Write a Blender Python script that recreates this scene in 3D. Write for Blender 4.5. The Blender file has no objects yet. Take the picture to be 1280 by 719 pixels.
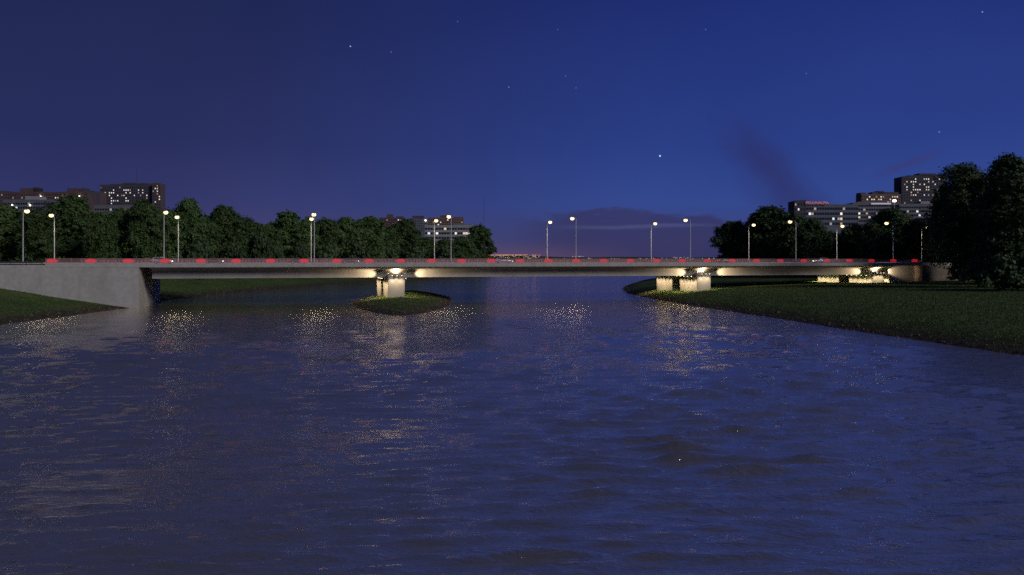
import bpy, bmesh, math, random
import numpy as np
from mathutils import Vector
sc = bpy.context.scene
COL = sc.collection
PI = math.pi
R = math.radians
random.seed(7)

# ------------------------------------------------------------------ camera
# World frame: x runs along the bridge, y across it (away from the camera), z up, water at z = 0.
CX, CY, CZ = 26.45, -195.4, 10.5
FX, FY = 0.2723, 0.9622          # view direction on the ground
YAW = -math.atan2(FX, FY)
cam_d = bpy.data.cameras.new('camera'); cam = bpy.data.objects.new('camera', cam_d); COL.objects.link(cam)
cam.location = (CX, CY, CZ); cam.rotation_euler = (PI/2, 0, YAW)
cam_d.sensor_width = 36; cam_d.lens = 28.125; cam_d.shift_y = -34/1280
cam_d.clip_start = 0.5; cam_d.clip_end = 20000
sc.camera = cam

def P(px, D):
    X = (px-640)/1000*D
    return (CX + X*FY + D*FX, CY - X*FX + D*FY)
def V(X, D):                      # metres right of and ahead of the viewpoint
    return (CX + X*FY + D*FX, CY - X*FX + D*FY)
def Zat(y, D): return CZ - (y-325.5)*D/1000
def S_of(px, n):                  # position along the bridge seen at column px, on line y = n
    q = (px-640)/1000; dn = n - CY
    return CX + dn*(FX+FY*q)/(FY-FX*q)

# ------------------------------------------------------------------ world, sun, exposure
def srgb(r, g, b):
    f = lambda c: (c/255/12.92) if c/255 <= .04045 else ((c/255+.055)/1.055)**2.4
    return (f(r), f(g), f(b), 1)
w = bpy.data.worlds.new("World"); sc.world = w; w.use_nodes = True
NT = w.node_tree; NT.nodes.clear()
def N(t, **k):
    n = NT.nodes.new(t)
    for a, b in k.items(): setattr(n, a, b)
    return n
def L(a, b): NT.links.new(a, b)
def M_(op, a, b=None, c=None, clamp=False):
    n = N('ShaderNodeMath', operation=op, use_clamp=clamp)
    for i, v in enumerate((a, b, c)):
        if v is None: continue
        if isinstance(v, (int, float)): n.inputs[i].default_value = v
        else: L(v, n.inputs[i])
    return n.outputs[0]
def ramp(fac, stops, interp='LINEAR'):
    n = N('ShaderNodeValToRGB'); cr = n.color_ramp; cr.interpolation = interp
    while len(cr.elements) < len(stops): cr.elements.new(.5)
    for e, (p, c) in zip(cr.elements, stops): e.position = p; e.color = c
    L(fac, n.inputs[0]); return n.outputs[0]
def mixc(f, a, b, bt='MIX'):
    n = N('ShaderNodeMix', data_type='RGBA', blend_type=bt)
    for s, v in ((0, f), (6, a), (7, b)):
        if isinstance(v, (int, float)): n.inputs[s].default_value = v
        elif isinstance(v, tuple): n.inputs[s].default_value = v
        else: L(v, n.inputs[s])
    return n.outputs[2]
def smooth(v, a, b):
    n = N('ShaderNodeMapRange', interpolation_type='SMOOTHSTEP')
    L(v, n.inputs[0]); n.inputs[1].default_value = a; n.inputs[2].default_value = b
    return n.outputs[0]
tc = N('ShaderNodeTexCoord')
vr = N('ShaderNodeVectorRotate', rotation_type='Z_AXIS'); vr.inputs['Angle'].default_value = -YAW
L(tc.outputs['Generated'], vr.inputs['Vector'])
sx = N('ShaderNodeSeparateXYZ'); L(vr.outputs[0], sx.inputs[0])
az = M_('MULTIPLY', M_('ARCTAN2', sx.outputs[0], sx.outputs[1]), 180/PI)
el = M_('MULTIPLY', M_('ARCSINE', sx.outputs[2]), 180/PI)
ef = M_('DIVIDE', el, 90, clamp=True)
e_ = lambda d: d/90
rl = ramp(ef, [(0, srgb(72,64,98)), (e_(1.5), srgb(66,66,106)), (e_(4), srgb(52,56,104)), (e_(8), srgb(42,48,94)), (e_(18), srgb(31,39,82)), (e_(31), srgb(33,42,86)), (e_(52), srgb(20,26,60)), (1, srgb(11,15,38))])
rr = ramp(ef, [(0, srgb(60,60,112)), (e_(1.5), srgb(62,67,118)), (e_(4), srgb(52,73,142)), (e_(8), srgb(43,63,134)), (e_(18), srgb(31,46,114)), (e_(31), srgb(34,48,106)), (e_(50), srgb(18,26,64)), (1, srgb(9,14,40))])
side = smooth(az, -24, 16)
skyc = mixc(side, rl, rr)
far_l = smooth(az, -20, -60)
skyc = mixc(M_('MULTIPLY', far_l, .35), skyc, (0.008,0.012,0.035,1))
# thin purple evening clouds
cm = N('ShaderNodeCombineXYZ'); L(M_('MULTIPLY', az, .085), cm.inputs[0]); L(M_('MULTIPLY', el, .32), cm.inputs[1])
nz = N('ShaderNodeTexNoise'); nz.inputs['Scale'].default_value = 1.0; nz.inputs['Detail'].default_value = 6; nz.inputs['Roughness'].default_value = .55
L(cm.outputs[0], nz.inputs['Vector'])
nzf = nz.outputs[0]
cmh = N('ShaderNodeCombineXYZ'); L(M_('MULTIPLY', az, .35), cmh.inputs[0]); L(M_('MULTIPLY', el, 1.3), cmh.inputs[1])
nzh = N('ShaderNodeTexNoise'); nzh.inputs['Scale'].default_value = 1.0; nzh.inputs['Detail'].default_value = 5; nzh.inputs['Roughness'].default_value = .6
L(cmh.outputs[0], nzh.inputs['Vector'])
# low bank of cloud: 3..18 degrees to the right, up to 3.6 degrees high
top = M_('ADD', 3.5, M_('MULTIPLY', M_('SUBTRACT', nzf, .5), 5.5))
top = M_('ADD', top, M_('MULTIPLY', M_('SUBTRACT', nzh.outputs[0], .5), 1.6))
topd = M_('SUBTRACT', top, M_('MULTIPLY', M_('ABSOLUTE', M_('SUBTRACT', az, 8)), .07))
bank = smooth(M_('SUBTRACT', topd, el), -.12, .4)
bank = M_('MULTIPLY', bank, M_('MULTIPLY', smooth(az, -1.5, 5), .75))
skyc = mixc(bank, skyc, srgb(53,52,92))
glow = M_('MULTIPLY', smooth(el, 1.6, 0), M_('MULTIPLY', smooth(M_('ABSOLUTE', az), 11, 0), .32))
skyc = mixc(glow, skyc, srgb(128,92,98))
# pale thread along the bank
th = M_('ABSOLUTE', M_('SUBTRACT', el, M_('ADD', 2.35, M_('MULTIPLY', M_('SUBTRACT', nzf, .5), 1.2))))
th = M_('MULTIPLY', smooth(th, .22, 0), M_('MULTIPLY', smooth(M_('ABSOLUTE', M_('SUBTRACT', az, 9)), 7, 2), .22))
skyc = mixc(th, skyc, srgb(110,112,160))
# slanting wisp rising to the left
cm2 = N('ShaderNodeCombineXYZ'); L(M_('MULTIPLY', az, .3), cm2.inputs[0]); L(M_('MULTIPLY', el, .3), cm2.inputs[1])
nz2 = N('ShaderNodeTexNoise'); nz2.inputs['Scale'].default_value = 1.0; nz2.inputs['Detail'].default_value = 5; L(cm2.outputs[0], nz2.inputs['Vector'])
wl = M_('SUBTRACT', M_('ADD', M_('MULTIPLY', M_('SUBTRACT', az, 18.2), 1.35), M_('SUBTRACT', el, 5.6)), M_('MULTIPLY', M_('SUBTRACT', nz2.outputs[0], .5), 5))
wisp = smooth(M_('DIVIDE', M_('ABSOLUTE', wl), M_('ADD', 1.6, M_('MULTIPLY', M_('SUBTRACT', 11, el), .32))), 1.15, 0)
wisp = M_('MULTIPLY', wisp, M_('MULTIPLY', smooth(el, 11.5, 6.5), smooth(el, 1.2, 4)))
wisp = M_('MULTIPLY', wisp, .62)
skyc = mixc(wisp, skyc, srgb(46,46,96))
w2 = smooth(M_('ABSOLUTE', M_('SUBTRACT', M_('SUBTRACT', el, 6.4), M_('MULTIPLY', M_('SUBTRACT', az, 27), .35))), .5, 0)
w2 = M_('MULTIPLY', w2, M_('MULTIPLY', smooth(M_('ABSOLUTE', M_('SUBTRACT', az, 26.3)), 2.6, .6), .4))
skyc = mixc(w2, skyc, srgb(62,54,104))
# faint mottling so the sky is not a clean ramp
nz3 = N('ShaderNodeTexNoise'); nz3.inputs['Scale'].default_value = 5; nz3.inputs['Detail'].default_value = 4; L(tc.outputs['Generated'], nz3.inputs['Vector'])
skyc = mixc(1.0, skyc, ramp(nz3.outputs[0], [(.25, (.9,.91,.93,1)), (.75, (1.08,1.07,1.06,1))]), 'MULTIPLY')
# stars
vo = N('ShaderNodeTexVoronoi'); vo.inputs['Scale'].default_value = 34; L(tc.outputs['Generated'], vo.inputs['Vector'])
st = smooth(vo.outputs['Distance'], .030, .0)
sc_ = N('ShaderNodeSeparateColor'); L(vo.outputs['Color'], sc_.inputs[0])
st = M_('MULTIPLY', st, M_('POWER', sc_.outputs[0], 7))
st = M_('MULTIPLY', st, smooth(el, 4, 8))
stars = M_('MULTIPLY', st, .3)
def star(px, y, r, s):
    global stars
    v = Vector(((px-640)/1000, 1, (325.5-y)/1000)).normalized()
    d = N('ShaderNodeVectorMath', operation='DISTANCE'); L(vr.outputs[0], d.inputs[0]); d.inputs[1].default_value = v
    stars = M_('ADD', stars, M_('MULTIPLY', smooth(d.outputs[1], r*.85, r*.2), s*.6))
for a in ((825,195,.0017,1.6), (438,58,.0013,1.0), (489,65,.0011,.35), (636,109,.0011,.5), (707,95,.0011,.25),
          (720,110,.0011,.25), (697,37,.0011,.22), (882,37,.0011,.3), (1228,15,.0012,.6), (1174,165,.0012,.4), (1008,92,.001,.25), (572,27,.0011,.25)):
    star(*a)
addn = N('ShaderNodeMix', data_type='RGBA', blend_type='ADD'); addn.inputs[0].default_value = 1
L(skyc, addn.inputs[6])
cst = N('ShaderNodeCombineColor'); L(M_('MULTIPLY', stars, .8), cst.inputs[0]); L(M_('MULTIPLY', stars, .9), cst.inputs[1]); L(stars, cst.inputs[2])
L(cst.outputs[0], addn.inputs[7])
bg = N('ShaderNodeBackground'); L(addn.outputs[2], bg.inputs[0]); bg.inputs[1].default_value = 1.0
# the last trace of the set sun, Sky Texture far below the horizon
nish = N('ShaderNodeTexSky', sky_type='NISHITA'); nish.sun_disc = False
nish.sun_elevation = R(-5); nish.sun_rotation = R(160)
bg2 = N('ShaderNodeBackground'); L(nish.outputs[0], bg2.inputs[0]); bg2.inputs[1].default_value = .05
ash = N('ShaderNodeAddShader'); L(bg.outputs[0], ash.inputs[0]); L(bg2.outputs[0], ash.inputs[1])
wo = N('ShaderNodeOutputWorld'); L(ash.outputs[0], wo.inputs[0])

# the western afterglow / city glow behind the viewer, very soft
sd = bpy.data.lights.new('sun', 'SUN'); sun = bpy.data.objects.new('sun', sd); COL.objects.link(sun)
sd.energy = 1.05; sd.angle = R(16); sd.color = (1.0, .93, .86)
_el, _az = R(22), R(48)           # elevation; to the right of straight behind the viewer
bx_, by_ = V(math.sin(_az), -math.cos(_az)); dirv = Vector((bx_-CX, by_-CY, 0)).normalized()*math.cos(_el) + Vector((0, 0, math.sin(_el)))
sun.rotation_euler = dirv.to_track_quat('Z', 'Y').to_euler()
sun.location = (0, -60, 80)

vs = sc.view_settings
sc.display_settings.display_device = 'sRGB'
vs.view_transform = 'Standard'; vs.look = 'None'; vs.exposure = 0; vs.gamma = 1; vs.use_curve_mapping = False
sc.cycles.use_denoising = False
sc.cycles.sample_clamp_indirect = 1.5
sc.cycles.max_bounces = 5; sc.cycles.diffuse_bounces = 2; sc.cycles.glossy_bounces = 3
sc.cycles.caustics_reflective = False; sc.cycles.caustics_refractive = False

# ------------------------------------------------------------------ materials
def mat(name, color, rough=.7, noise=0, nscale=1.0, bump=0, bscale=8.0, metal=0, spec=.4, rand=0, emit=None, estr=0, obj=True, dirt=None):
    m = bpy.data.materials.new(name); m.use_nodes = True
    nt = m.node_tree; b = nt.nodes['Principled BSDF']
    col = tuple(color)+(1,) if len(color) == 3 else color
    b.inputs['Base Color'].default_value = col
    b.inputs['Roughness'].default_value = rough; b.inputs['Metallic'].default_value = metal
    b.inputs['Specular IOR Level'].default_value = spec
    t = nt.nodes.new('ShaderNodeTexCoord')
    src = t.outputs['Object']
    if noise or rand:
        n = nt.nodes.new('ShaderNodeTexNoise'); n.inputs['Scale'].default_value = nscale; n.inputs['Detail'].default_value = 6
        nt.links.new(src, n.inputs['Vector'])
        r = nt.nodes.new('ShaderNodeMapRange'); nt.links.new(n.outputs[0], r.inputs[0])
        r.inputs[1].default_value = .3; r.inputs[2].default_value = .7
        r.inputs[3].default_value = 1-noise; r.inputs[4].default_value = 1+noise
        f = r.outputs[0]
        if rand:
            oi = nt.nodes.new('ShaderNodeObjectInfo')
            r2 = nt.nodes.new('ShaderNodeMapRange'); nt.links.new(oi.outputs['Random'], r2.inputs[0])
            r2.inputs[3].default_value = 1-rand; r2.inputs[4].default_value = 1+rand
            mm = nt.nodes.new('ShaderNodeMath'); mm.operation = 'MULTIPLY'
            nt.links.new(f, mm.inputs[0]); nt.links.new(r2.outputs[0], mm.inputs[1]); f = mm.outputs[0]
        mx = nt.nodes.new('ShaderNodeVectorMath'); mx.operation = 'SCALE'
        mx.inputs[0].default_value = col[:3]; nt.links.new(f, mx.inputs['Scale'])
        out = mx.outputs[0]
        if dirt:
            n2 = nt.nodes.new('ShaderNodeTexNoise'); n2.inputs['Scale'].default_value = dirt[1]; n2.inputs['Detail'].default_value = 8
            mp = nt.nodes.new('ShaderNodeMapping'); mp.inputs['Scale'].default_value = (1, 1, .25)
            nt.links.new(src, mp.inputs[0]); nt.links.new(mp.outputs[0], n2.inputs['Vector'])
            r3 = nt.nodes.new('ShaderNodeMapRange'); nt.links.new(n2.outputs[0], r3.inputs[0])
            r3.inputs[1].default_value = .5; r3.inputs[2].default_value = .72; r3.inputs[3].default_value = 0; r3.inputs[4].default_value = dirt[2]
            m2 = nt.nodes.new('ShaderNodeMix'); m2.data_type = 'RGBA'
            nt.links.new(r3.outputs[0], m2.inputs[0]); nt.links.new(out, m2.inputs[6]); m2.inputs[7].default_value = tuple(dirt[0])+(1,)
            out = m2.outputs[2]
        nt.links.new(out, b.inputs['Base Color'])
    if bump:
        n = nt.nodes.new('ShaderNodeTexNoise'); n.inputs['Scale'].default_value = bscale; n.inputs['Detail'].default_value = 5
        nt.links.new(src, n.inputs['Vector'])
        bp = nt.nodes.new('ShaderNodeBump'); bp.inputs['Strength'].default_value = bump
        nt.links.new(n.outputs[0], bp.inputs['Height']); nt.links.new(bp.outputs[0], b.inputs['Normal'])
    if emit:
        b.inputs['Emission Color'].default_value = tuple(emit)+(1,); b.inputs['Emission Strength'].default_value = estr
    return m
MT = {}
MT['concrete'] = mat('concrete', (.47,.46,.44), .85, .11, 1.1, .2, 6, dirt=((.24,.22,.19), .35, .35))
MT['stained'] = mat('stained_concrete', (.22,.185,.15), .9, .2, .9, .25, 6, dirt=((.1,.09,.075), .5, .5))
MT['beam'] = mat('beam_concrete', (.40,.385,.36), .8, .08, .35, .12, 5, dirt=((.25,.22,.18), .4, .3))
MT['asphalt'] = mat('asphalt', (.05,.05,.052), .85, .2, .6, .2, 20)
MT['paint'] = mat('road_paint', (.75,.75,.72), .6, .1, 3)
MT['steel'] = mat('galvanised_steel', (.62,.63,.64), .45, .06, 3, metal=.3)
MT['rail'] = mat('painted_rail', (.50,.27,.31), .5, .08, 2)
MT['red'] = mat('red_light_panel', (.5,.03,.04), .4, emit=(1,.03,.05), estr=.62)
MT['lens'] = mat('lamp_lens', (.9,.85,.7), .3, emit=(1,.74,.34), estr=2.4)
MT['warmlens'] = mat('floodlight_lens', (.9,.85,.7), .3, emit=(1,.82,.55), estr=9)
MT['dark'] = mat('dark_metal', (.05,.05,.055), .5, .1, 4, metal=.4)
MT['bark'] = mat('bark', (.10,.085,.07), .9, .3, 4, .4, 12, rand=.2)
MT['winlit'] = mat('lit_window', (.5,.5,.5), .3, emit=(1,.90,.74), estr=.95)
MT['winwarm'] = mat('warm_lit_window', (.5,.45,.35), .3, emit=(1,.72,.42), estr=.7)
MT['wincool'] = mat('cool_lit_window', (.5,.5,.5), .3, emit=(.8,.9,1), estr=.8)
MT['windim'] = mat('dim_lit_window', (.4,.35,.3), .3, emit=(1,.8,.6), estr=.28)
MT['glass'] = mat('dark_window_glass', (.02,.022,.03), .15, .1, 1, spec=.6)
MT['hot'] = mat('far_lamp_glass', (.9,.9,.8), .3, emit=(1,.85,.62), estr=6)
MT['neon'] = mat('red_neon', (.5,.1,.08), .3, emit=(1,.38,.36), estr=.32)

for k_ in ('lens','warmlens','winlit','winwarm','wincool','windim','hot','neon','red'): MT[k_].cycles.emission_sampling = 'NONE'
def leafmat(name, c1, c2):
    m = bpy.data.materials.new(name); m.use_nodes = True
    nt = m.node_tree; b = nt.nodes['Principled BSDF']
    t = nt.nodes.new('ShaderNodeTexCoord')
    n = nt.nodes.new('ShaderNodeTexNoise'); n.inputs['Scale'].default_value = .55; n.inputs['Detail'].default_value = 8; n.inputs['Roughness'].default_value = .7
    oi = nt.nodes.new('ShaderNodeObjectInfo')
    a = nt.nodes.new('ShaderNodeVectorMath'); a.operation = 'ADD'
    nt.links.new(t.outputs['Object'], a.inputs[0]); nt.links.new(oi.outputs['Location'], a.inputs[1]); nt.links.new(a.outputs[0], n.inputs['Vector'])
    r = nt.nodes.new('ShaderNodeValToRGB'); nt.links.new(n.outputs[0], r.inputs[0])
    r.color_ramp.elements[0].position = .34; r.color_ramp.elements[0].color = c1+(1,)
    r.color_ramp.elements[1].position = .66; r.color_ramp.elements[1].color = c2+(1,)
    r2 = nt.nodes.new('ShaderNodeMapRange'); nt.links.new(oi.outputs['Random'], r2.inputs[0]); r2.inputs[3].default_value = .72; r2.inputs[4].default_value = 1.25
    s = nt.nodes.new('ShaderNodeVectorMath'); s.operation = 'SCALE'
    nt.links.new(r.outputs[0], s.inputs[0]); nt.links.new(r2.outputs[0], s.inputs['Scale'])
    nt.links.new(s.outputs[0], b.inputs['Base Color'])
    b.inputs['Roughness'].default_value = .6; b.inputs['Specular IOR Level'].default_value = .25
    return m
MT['leaf'] = leafmat('foliage', (.044,.094,.030), (.12,.19,.06))
MT['leafcool'] = leafmat('cool_foliage', (.034,.068,.028), (.10,.155,.06))
MT['leafgreen'] = leafmat('bush_foliage', (.04,.075,.03), (.10,.16,.07))

def ground_mat():
    m = bpy.data.materials.new('grass_ground'); m.use_nodes = True
    nt = m.node_tree; b = nt.nodes['Principled BSDF']
    g = nt.nodes.new('ShaderNodeNewGeometry'); s = nt.nodes.new('ShaderNodeSeparateXYZ'); nt.links.new(g.outputs['Position'], s.inputs[0])
    def noise(sc_, d=6):
        n = nt.nodes.new('ShaderNodeTexNoise'); n.inputs['Scale'].default_value = sc_; n.inputs['Detail'].default_value = d
        nt.links.new(g.outputs['Position'], n.inputs['Vector']); return n.outputs[0]
    def ma(op, a, bb):
        n = nt.nodes.new('ShaderNodeMath'); n.operation = op
        for i, v in enumerate((a, bb)):
            if isinstance(v, (int, float)): n.inputs[i].default_value = v
            else: nt.links.new(v, n.inputs[i])
        return n.outputs[0]
    def rmp(f, a, ca, bb, cb):
        r = nt.nodes.new('ShaderNodeValToRGB'); nt.links.new(f, r.inputs[0])
        r.color_ramp.elements[0].position = a; r.color_ramp.elements[0].color = ca+(1,)
        r.color_ramp.elements[1].position = bb; r.color_ramp.elements[1].color = cb+(1,); return r.outputs[0]
    grass = rmp(noise(.16, 10), .33, (.055,.096,.028), .68, (.115,.165,.052))
    mud = rmp(noise(1.2, 8), .35, (.05,.038,.026), .65, (.125,.10,.07))
    h = ma('ADD', s.outputs[2], ma('MULTIPLY', ma('SUBTRACT', noise(.35, 6), .5), 1.5))
    mr = nt.nodes.new('ShaderNodeMapRange'); nt.links.new(h, mr.inputs[0]); mr.inputs[1].default_value = .25; mr.inputs[2].default_value = 1.5
    mx = nt.nodes.new('ShaderNodeMix'); mx.data_type = 'RGBA'
    nt.links.new(mr.outputs[0], mx.inputs[0]); nt.links.new(mud, mx.inputs[6]); nt.links.new(grass, mx.inputs[7])
    fine = nt.nodes.new('ShaderNodeMapRange'); nt.links.new(noise(2.5, 4), fine.inputs[0]); fine.inputs[1].default_value = .3; fine.inputs[2].default_value = .7
    fine.inputs[3].default_value = .6; fine.inputs[4].default_value = 1.35
    sv = nt.nodes.new('ShaderNodeVectorMath'); sv.operation = 'SCALE'; nt.links.new(mx.outputs[2], sv.inputs[0]); nt.links.new(fine.outputs[0], sv.inputs['Scale'])
    nt.links.new(sv.outputs[0], b.inputs['Base Color']); b.inputs['Roughness'].default_value = .95; b.inputs['Specular IOR Level'].default_value = .1
    bp = nt.nodes.new('ShaderNodeBump'); bp.inputs['Strength'].default_value = .6; bp.inputs['Distance'].default_value = .3
    nt.links.new(noise(3, 6), bp.inputs['Height']); nt.links.new(bp.outputs[0], b.inputs['Normal'])
    return m
MT['ground'] = ground_mat()

def water_mat():
    m = bpy.data.materials.new('river_water'); m.use_nodes = True
    nt = m.node_tree; b = nt.nodes['Principled BSDF']
    b.inputs['Base Color'].default_value = (.98,.88,.68,1); b.inputs['Metallic'].default_value = .91
    b.inputs['Roughness'].default_value = .07; b.inputs['IOR'].default_value = 1.6
    g = nt.nodes.new('ShaderNodeNewGeometry')
    rot = nt.nodes.new('ShaderNodeMapping'); rot.vector_type = 'POINT'
    rot.inputs['Rotation'].default_value = (0, 0, .27)
    nt.links.new(g.outputs['Position'], rot.inputs[0])
    def noise(scale, sx, sy, d, rough=.55, dist=0):
        mp = nt.nodes.new('ShaderNodeMapping'); mp.inputs['Scale'].default_value = (sx, sy, 1)
        nt.links.new(rot.outputs[0], mp.inputs[0])
        n = nt.nodes.new('ShaderNodeTexNoise'); n.inputs['Scale'].default_value = scale; n.inputs['Detail'].default_value = d
        n.inputs['Roughness'].default_value = rough; n.inputs['Distortion'].default_value = dist
        nt.links.new(mp.outputs[0], n.inputs['Vector']); return n.outputs[0]
    def ma(op, a, bb):
        n = nt.nodes.new('ShaderNodeMath'); n.operation = op
        for i, v in enumerate((a, bb)):
            if isinstance(v, (int, float)): n.inputs[i].default_value = v
            else: nt.links.new(v, n.inputs[i])
        return n.outputs[0]
    c = ma('MULTIPLY', noise(1.6, .38, 1, 5, .68, .8), .072)
    d = ma('MULTIPLY', noise(5.5, .45, 1, 4, .65, .5), .020)
    far = ma('MULTIPLY', noise(.6, .35, 1, 3, .55, .5), .05)
    rg = ma('SUBTRACT', 1.0, ma('MULTIPLY', ma('ABSOLUTE', ma('SUBTRACT', noise(.5, .40, 1, 4, .6, 1.0), .5), 0), 9.0))
    msk = ma('MAXIMUM', ma('MULTIPLY', ma('SUBTRACT', noise(.17, .45, 1, 2), .44), 7.0), 0.0); msk = ma('MINIMUM', msk, 1.0)
    rg = ma('MULTIPLY', ma('MULTIPLY', ma('POWER', ma('MAXIMUM', rg, 0.0), 1.6), .032), msk)
    r2 = ma('SUBTRACT', 1.0, ma('MULTIPLY', ma('ABSOLUTE', ma('SUBTRACT', noise(1.3, .36, 1, 3, .55, 1.0), .5), 0), 8.0))
    r2 = ma('MULTIPLY', ma('POWER', ma('MAXIMUM', r2, 0.0), 1.5), .018); rg = ma('ADD', rg, r2)
    h = ma('ADD', ma('ADD', ma('ADD', c, d), far), rg)
    bp = nt.nodes.new('ShaderNodeBump'); bp.inputs['Strength'].default_value = 1.0; bp.inputs['Distance'].default_value = 1.0
    nt.links.new(h, bp.inputs['Height']); nt.links.new(bp.outputs[0], b.inputs['Normal'])
    return m
MT['water'] = water_mat()

# ------------------------------------------------------------------ mesh helpers
class MB:
    def __init__(s): s.v = []; s.f = []
    def box(s, x0, x1, y0, y1, z0, z1):
        i = len(s.v)
        s.v += [(x0,y0,z0),(x1,y0,z0),(x1,y1,z0),(x0,y1,z0),(x0,y0,z1),(x1,y0,z1),(x1,y1,z1),(x0,y1,z1)]
        s.f += [(i,i+3,i+2,i+1),(i+4,i+5,i+6,i+7),(i,i+1,i+5,i+4),(i+1,i+2,i+6,i+5),(i+2,i+3,i+7,i+6),(i+3,i,i+4,i+7)]
        return s
    def prism_x(s, prof, x0, x1):      # prof: (y,z) counter-clockwise seen from +x
        i = len(s.v); n = len(prof)
        s.v += [(x0,y,z) for y, z in prof] + [(x1,y,z) for y, z in prof]
        s.f.append(tuple(range(i+n-1, i-1, -1))); s.f.append(tuple(range(i+n, i+2*n)))
        for k in range(n):
            j = (k+1) % n; s.f.append((i+k, i+j, i+n+j, i+n+k))
        return s
    def tube(s, pts, rads, k=8, cap=True):
        i0 = len(s.v)
        for q, (p, r) in enumerate(zip(pts, rads)):
            p = Vector(p)
            a = Vector(pts[max(q-1,0)]); b = Vector(pts[min(q+1,len(pts)-1)])
            t = (b-a).normalized()
            u = t.cross(Vector((0,0,1)) if abs(t.z) < .9 else Vector((1,0,0))).normalized(); vv = t.cross(u)
            for m in range(k):
                an = 2*PI*m/k; s.v.append(tuple(p + (u*math.cos(an)+vv*math.sin(an))*r))
        for q in range(len(pts)-1):
            for m in range(k):
                a = i0+q*k+m; b = i0+q*k+(m+1) % k
                s.f.append((a, b, b+k, a+k))
        if cap:
            s.f.append(tuple(i0+m for m in range(k-1,-1,-1))); e = i0+(len(pts)-1)*k
            s.f.append(tuple(e+m for m in range(k)))
        return s
    def mesh(s, name, m=None, smooth_=False):
        me = bpy.data.meshes.new(name); me.from_pydata(s.v, [], s.f)
        if m: me.materials.append(MT[m] if isinstance(m, str) else m)
        if smooth_: me.polygons.foreach_set('use_smooth', [True]*len(me.polygons))
        me.validate(); me.update(); return me
    def build(s, name, m, parent=None, kind=None, smooth_=False):
        return link(name, s.mesh(name, m, smooth_), parent, kind)
def link(name, me, parent=None, kind=None, loc=None, rz=0):
    o = bpy.data.objects.new(name, me); COL.objects.link(o)
    if parent: o.parent = parent
    if loc: o.location = loc
    if rz: o.rotation_euler = (0,0,rz)
    if kind: o['kind'] = kind
    return o
def bevel(o, w=.05, seg=2):
    b = o.modifiers.new('bevel', 'BEVEL'); b.width = w; b.segments = seg; b.limit_method = 'ANGLE'
def tag(o, label=None, cat=None, group=None, kind=None):
    if label: o['label'] = label
    if cat: o['category'] = cat
    if group: o['group'] = group
    if kind: o['kind'] = kind
    return o
def thing(name, loc, label, cat, group=None, rz=0):
    o = bpy.data.objects.new(name, None); COL.objects.link(o); o.location = loc; o.rotation_euler = (0,0,rz)
    o.empty_display_size = .5
    return tag(o, label, cat, group)
def copy_tree(o, parent=None):
    c = o.copy(); COL.objects.link(c)
    if parent: c.parent = parent
    for ch in list(o.children): copy_tree(ch, c)
    return c
def light(kind, name, parent, loc, energy, color, target=None, size=60, blend=.5, radius=.1):
    d = bpy.data.lights.new(name, kind); d.energy = energy; d.color = color; d.shadow_soft_size = radius
    if kind == 'SPOT': d.spot_size = R(size); d.spot_blend = blend
    o = bpy.data.objects.new(name, d); COL.objects.link(o); o.location = loc
    if target is not None:
        o.rotation_euler = (Vector(loc)-Vector(target)).to_track_quat('Z', 'Y').to_euler()
    if parent: o.parent = parent
    return o

# ------------------------------------------------------------------ terrain and water
def D0(y): return 10500/(y-325.5)
def shp(px, y): D = D0(y); return ((px-640)/1000*D, D)
left = [(-140,-400), (-118,-100), (-104,0), (-97,60)] + [shp(*a) for a in ((0,406),(80,396),(150,386.5),(176,383.6),(203,376.4),(300,365),(380,358.5),(440,354),(500,351),(560,348.3))] + \
       [(-14,640), (2,900), (20,1500), (-60,2300)]
right = [(560,2350), (300,1500), (190,900), (128,640)] + [shp(*a) for a in ((822,348.8),(797,352.5),(782,357.5),(778.5,361.5),(784,366.5),(800,370.5),(860,381.5),(960,396.5),(1110,420),(1280,445))] + \
        [(60,50), (64,0), (72,-100), (90,-400)]
river = left + right
tip = [shp(*a) for a in ((438,378),(441,382),(452,387),(472,392),(495,395),(520,393.6),(545,388),(560,382.5),(563,378.5))] + \
      [(-17,225), (-24,250), (-31,262), (-37,255), (-40,235)]
island = [(x,d) for x, d in tip]
def seg_dist(px, py, poly, closed=True):
    best = np.full(px.shape, 1e9)
    n = len(poly)
    for i in range(n if closed else n-1):
        ax, ay = poly[i]; bx, by = poly[(i+1) % n]
        dx, dy = bx-ax, by-ay; l2 = dx*dx+dy*dy+1e-9
        t = np.clip(((px-ax)*dx+(py-ay)*dy)/l2, 0, 1)
        best = np.minimum(best, np.hypot(px-ax-t*dx, py-ay-t*dy))
    return best
def inside(px, py, poly):
    c = np.zeros(px.shape, bool); n = len(poly)
    for i in range(n):
        ax, ay = poly[i]; bx, by = poly[(i+1) % n]
        cond = ((ay > py) != (by > py))
        xi = (bx-ax)*(py-ay)/((by-ay) if by != ay else 1e-9)+ax
        c ^= cond & (px < xi)
    return c
def chaikin(poly, k=2):
    for _ in range(k):
        out = []
        for i in range(len(poly)):
            a = poly[i]; b = poly[(i+1) % len(poly)]
            out += [(a[0]*.75+b[0]*.25, a[1]*.75+b[1]*.25), (a[0]*.25+b[0]*.75, a[1]*.25+b[1]*.75)]
        poly = out
    return poly
island_s = chaikin(island, 2)
def hn(x, y):
    return (np.sin(x*.11+y*.05)*.5 + np.sin(y*.17-x*.06+1.3)*.35 + np.sin(x*.37+.5)*np.sin(y*.31)*.3)
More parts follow.
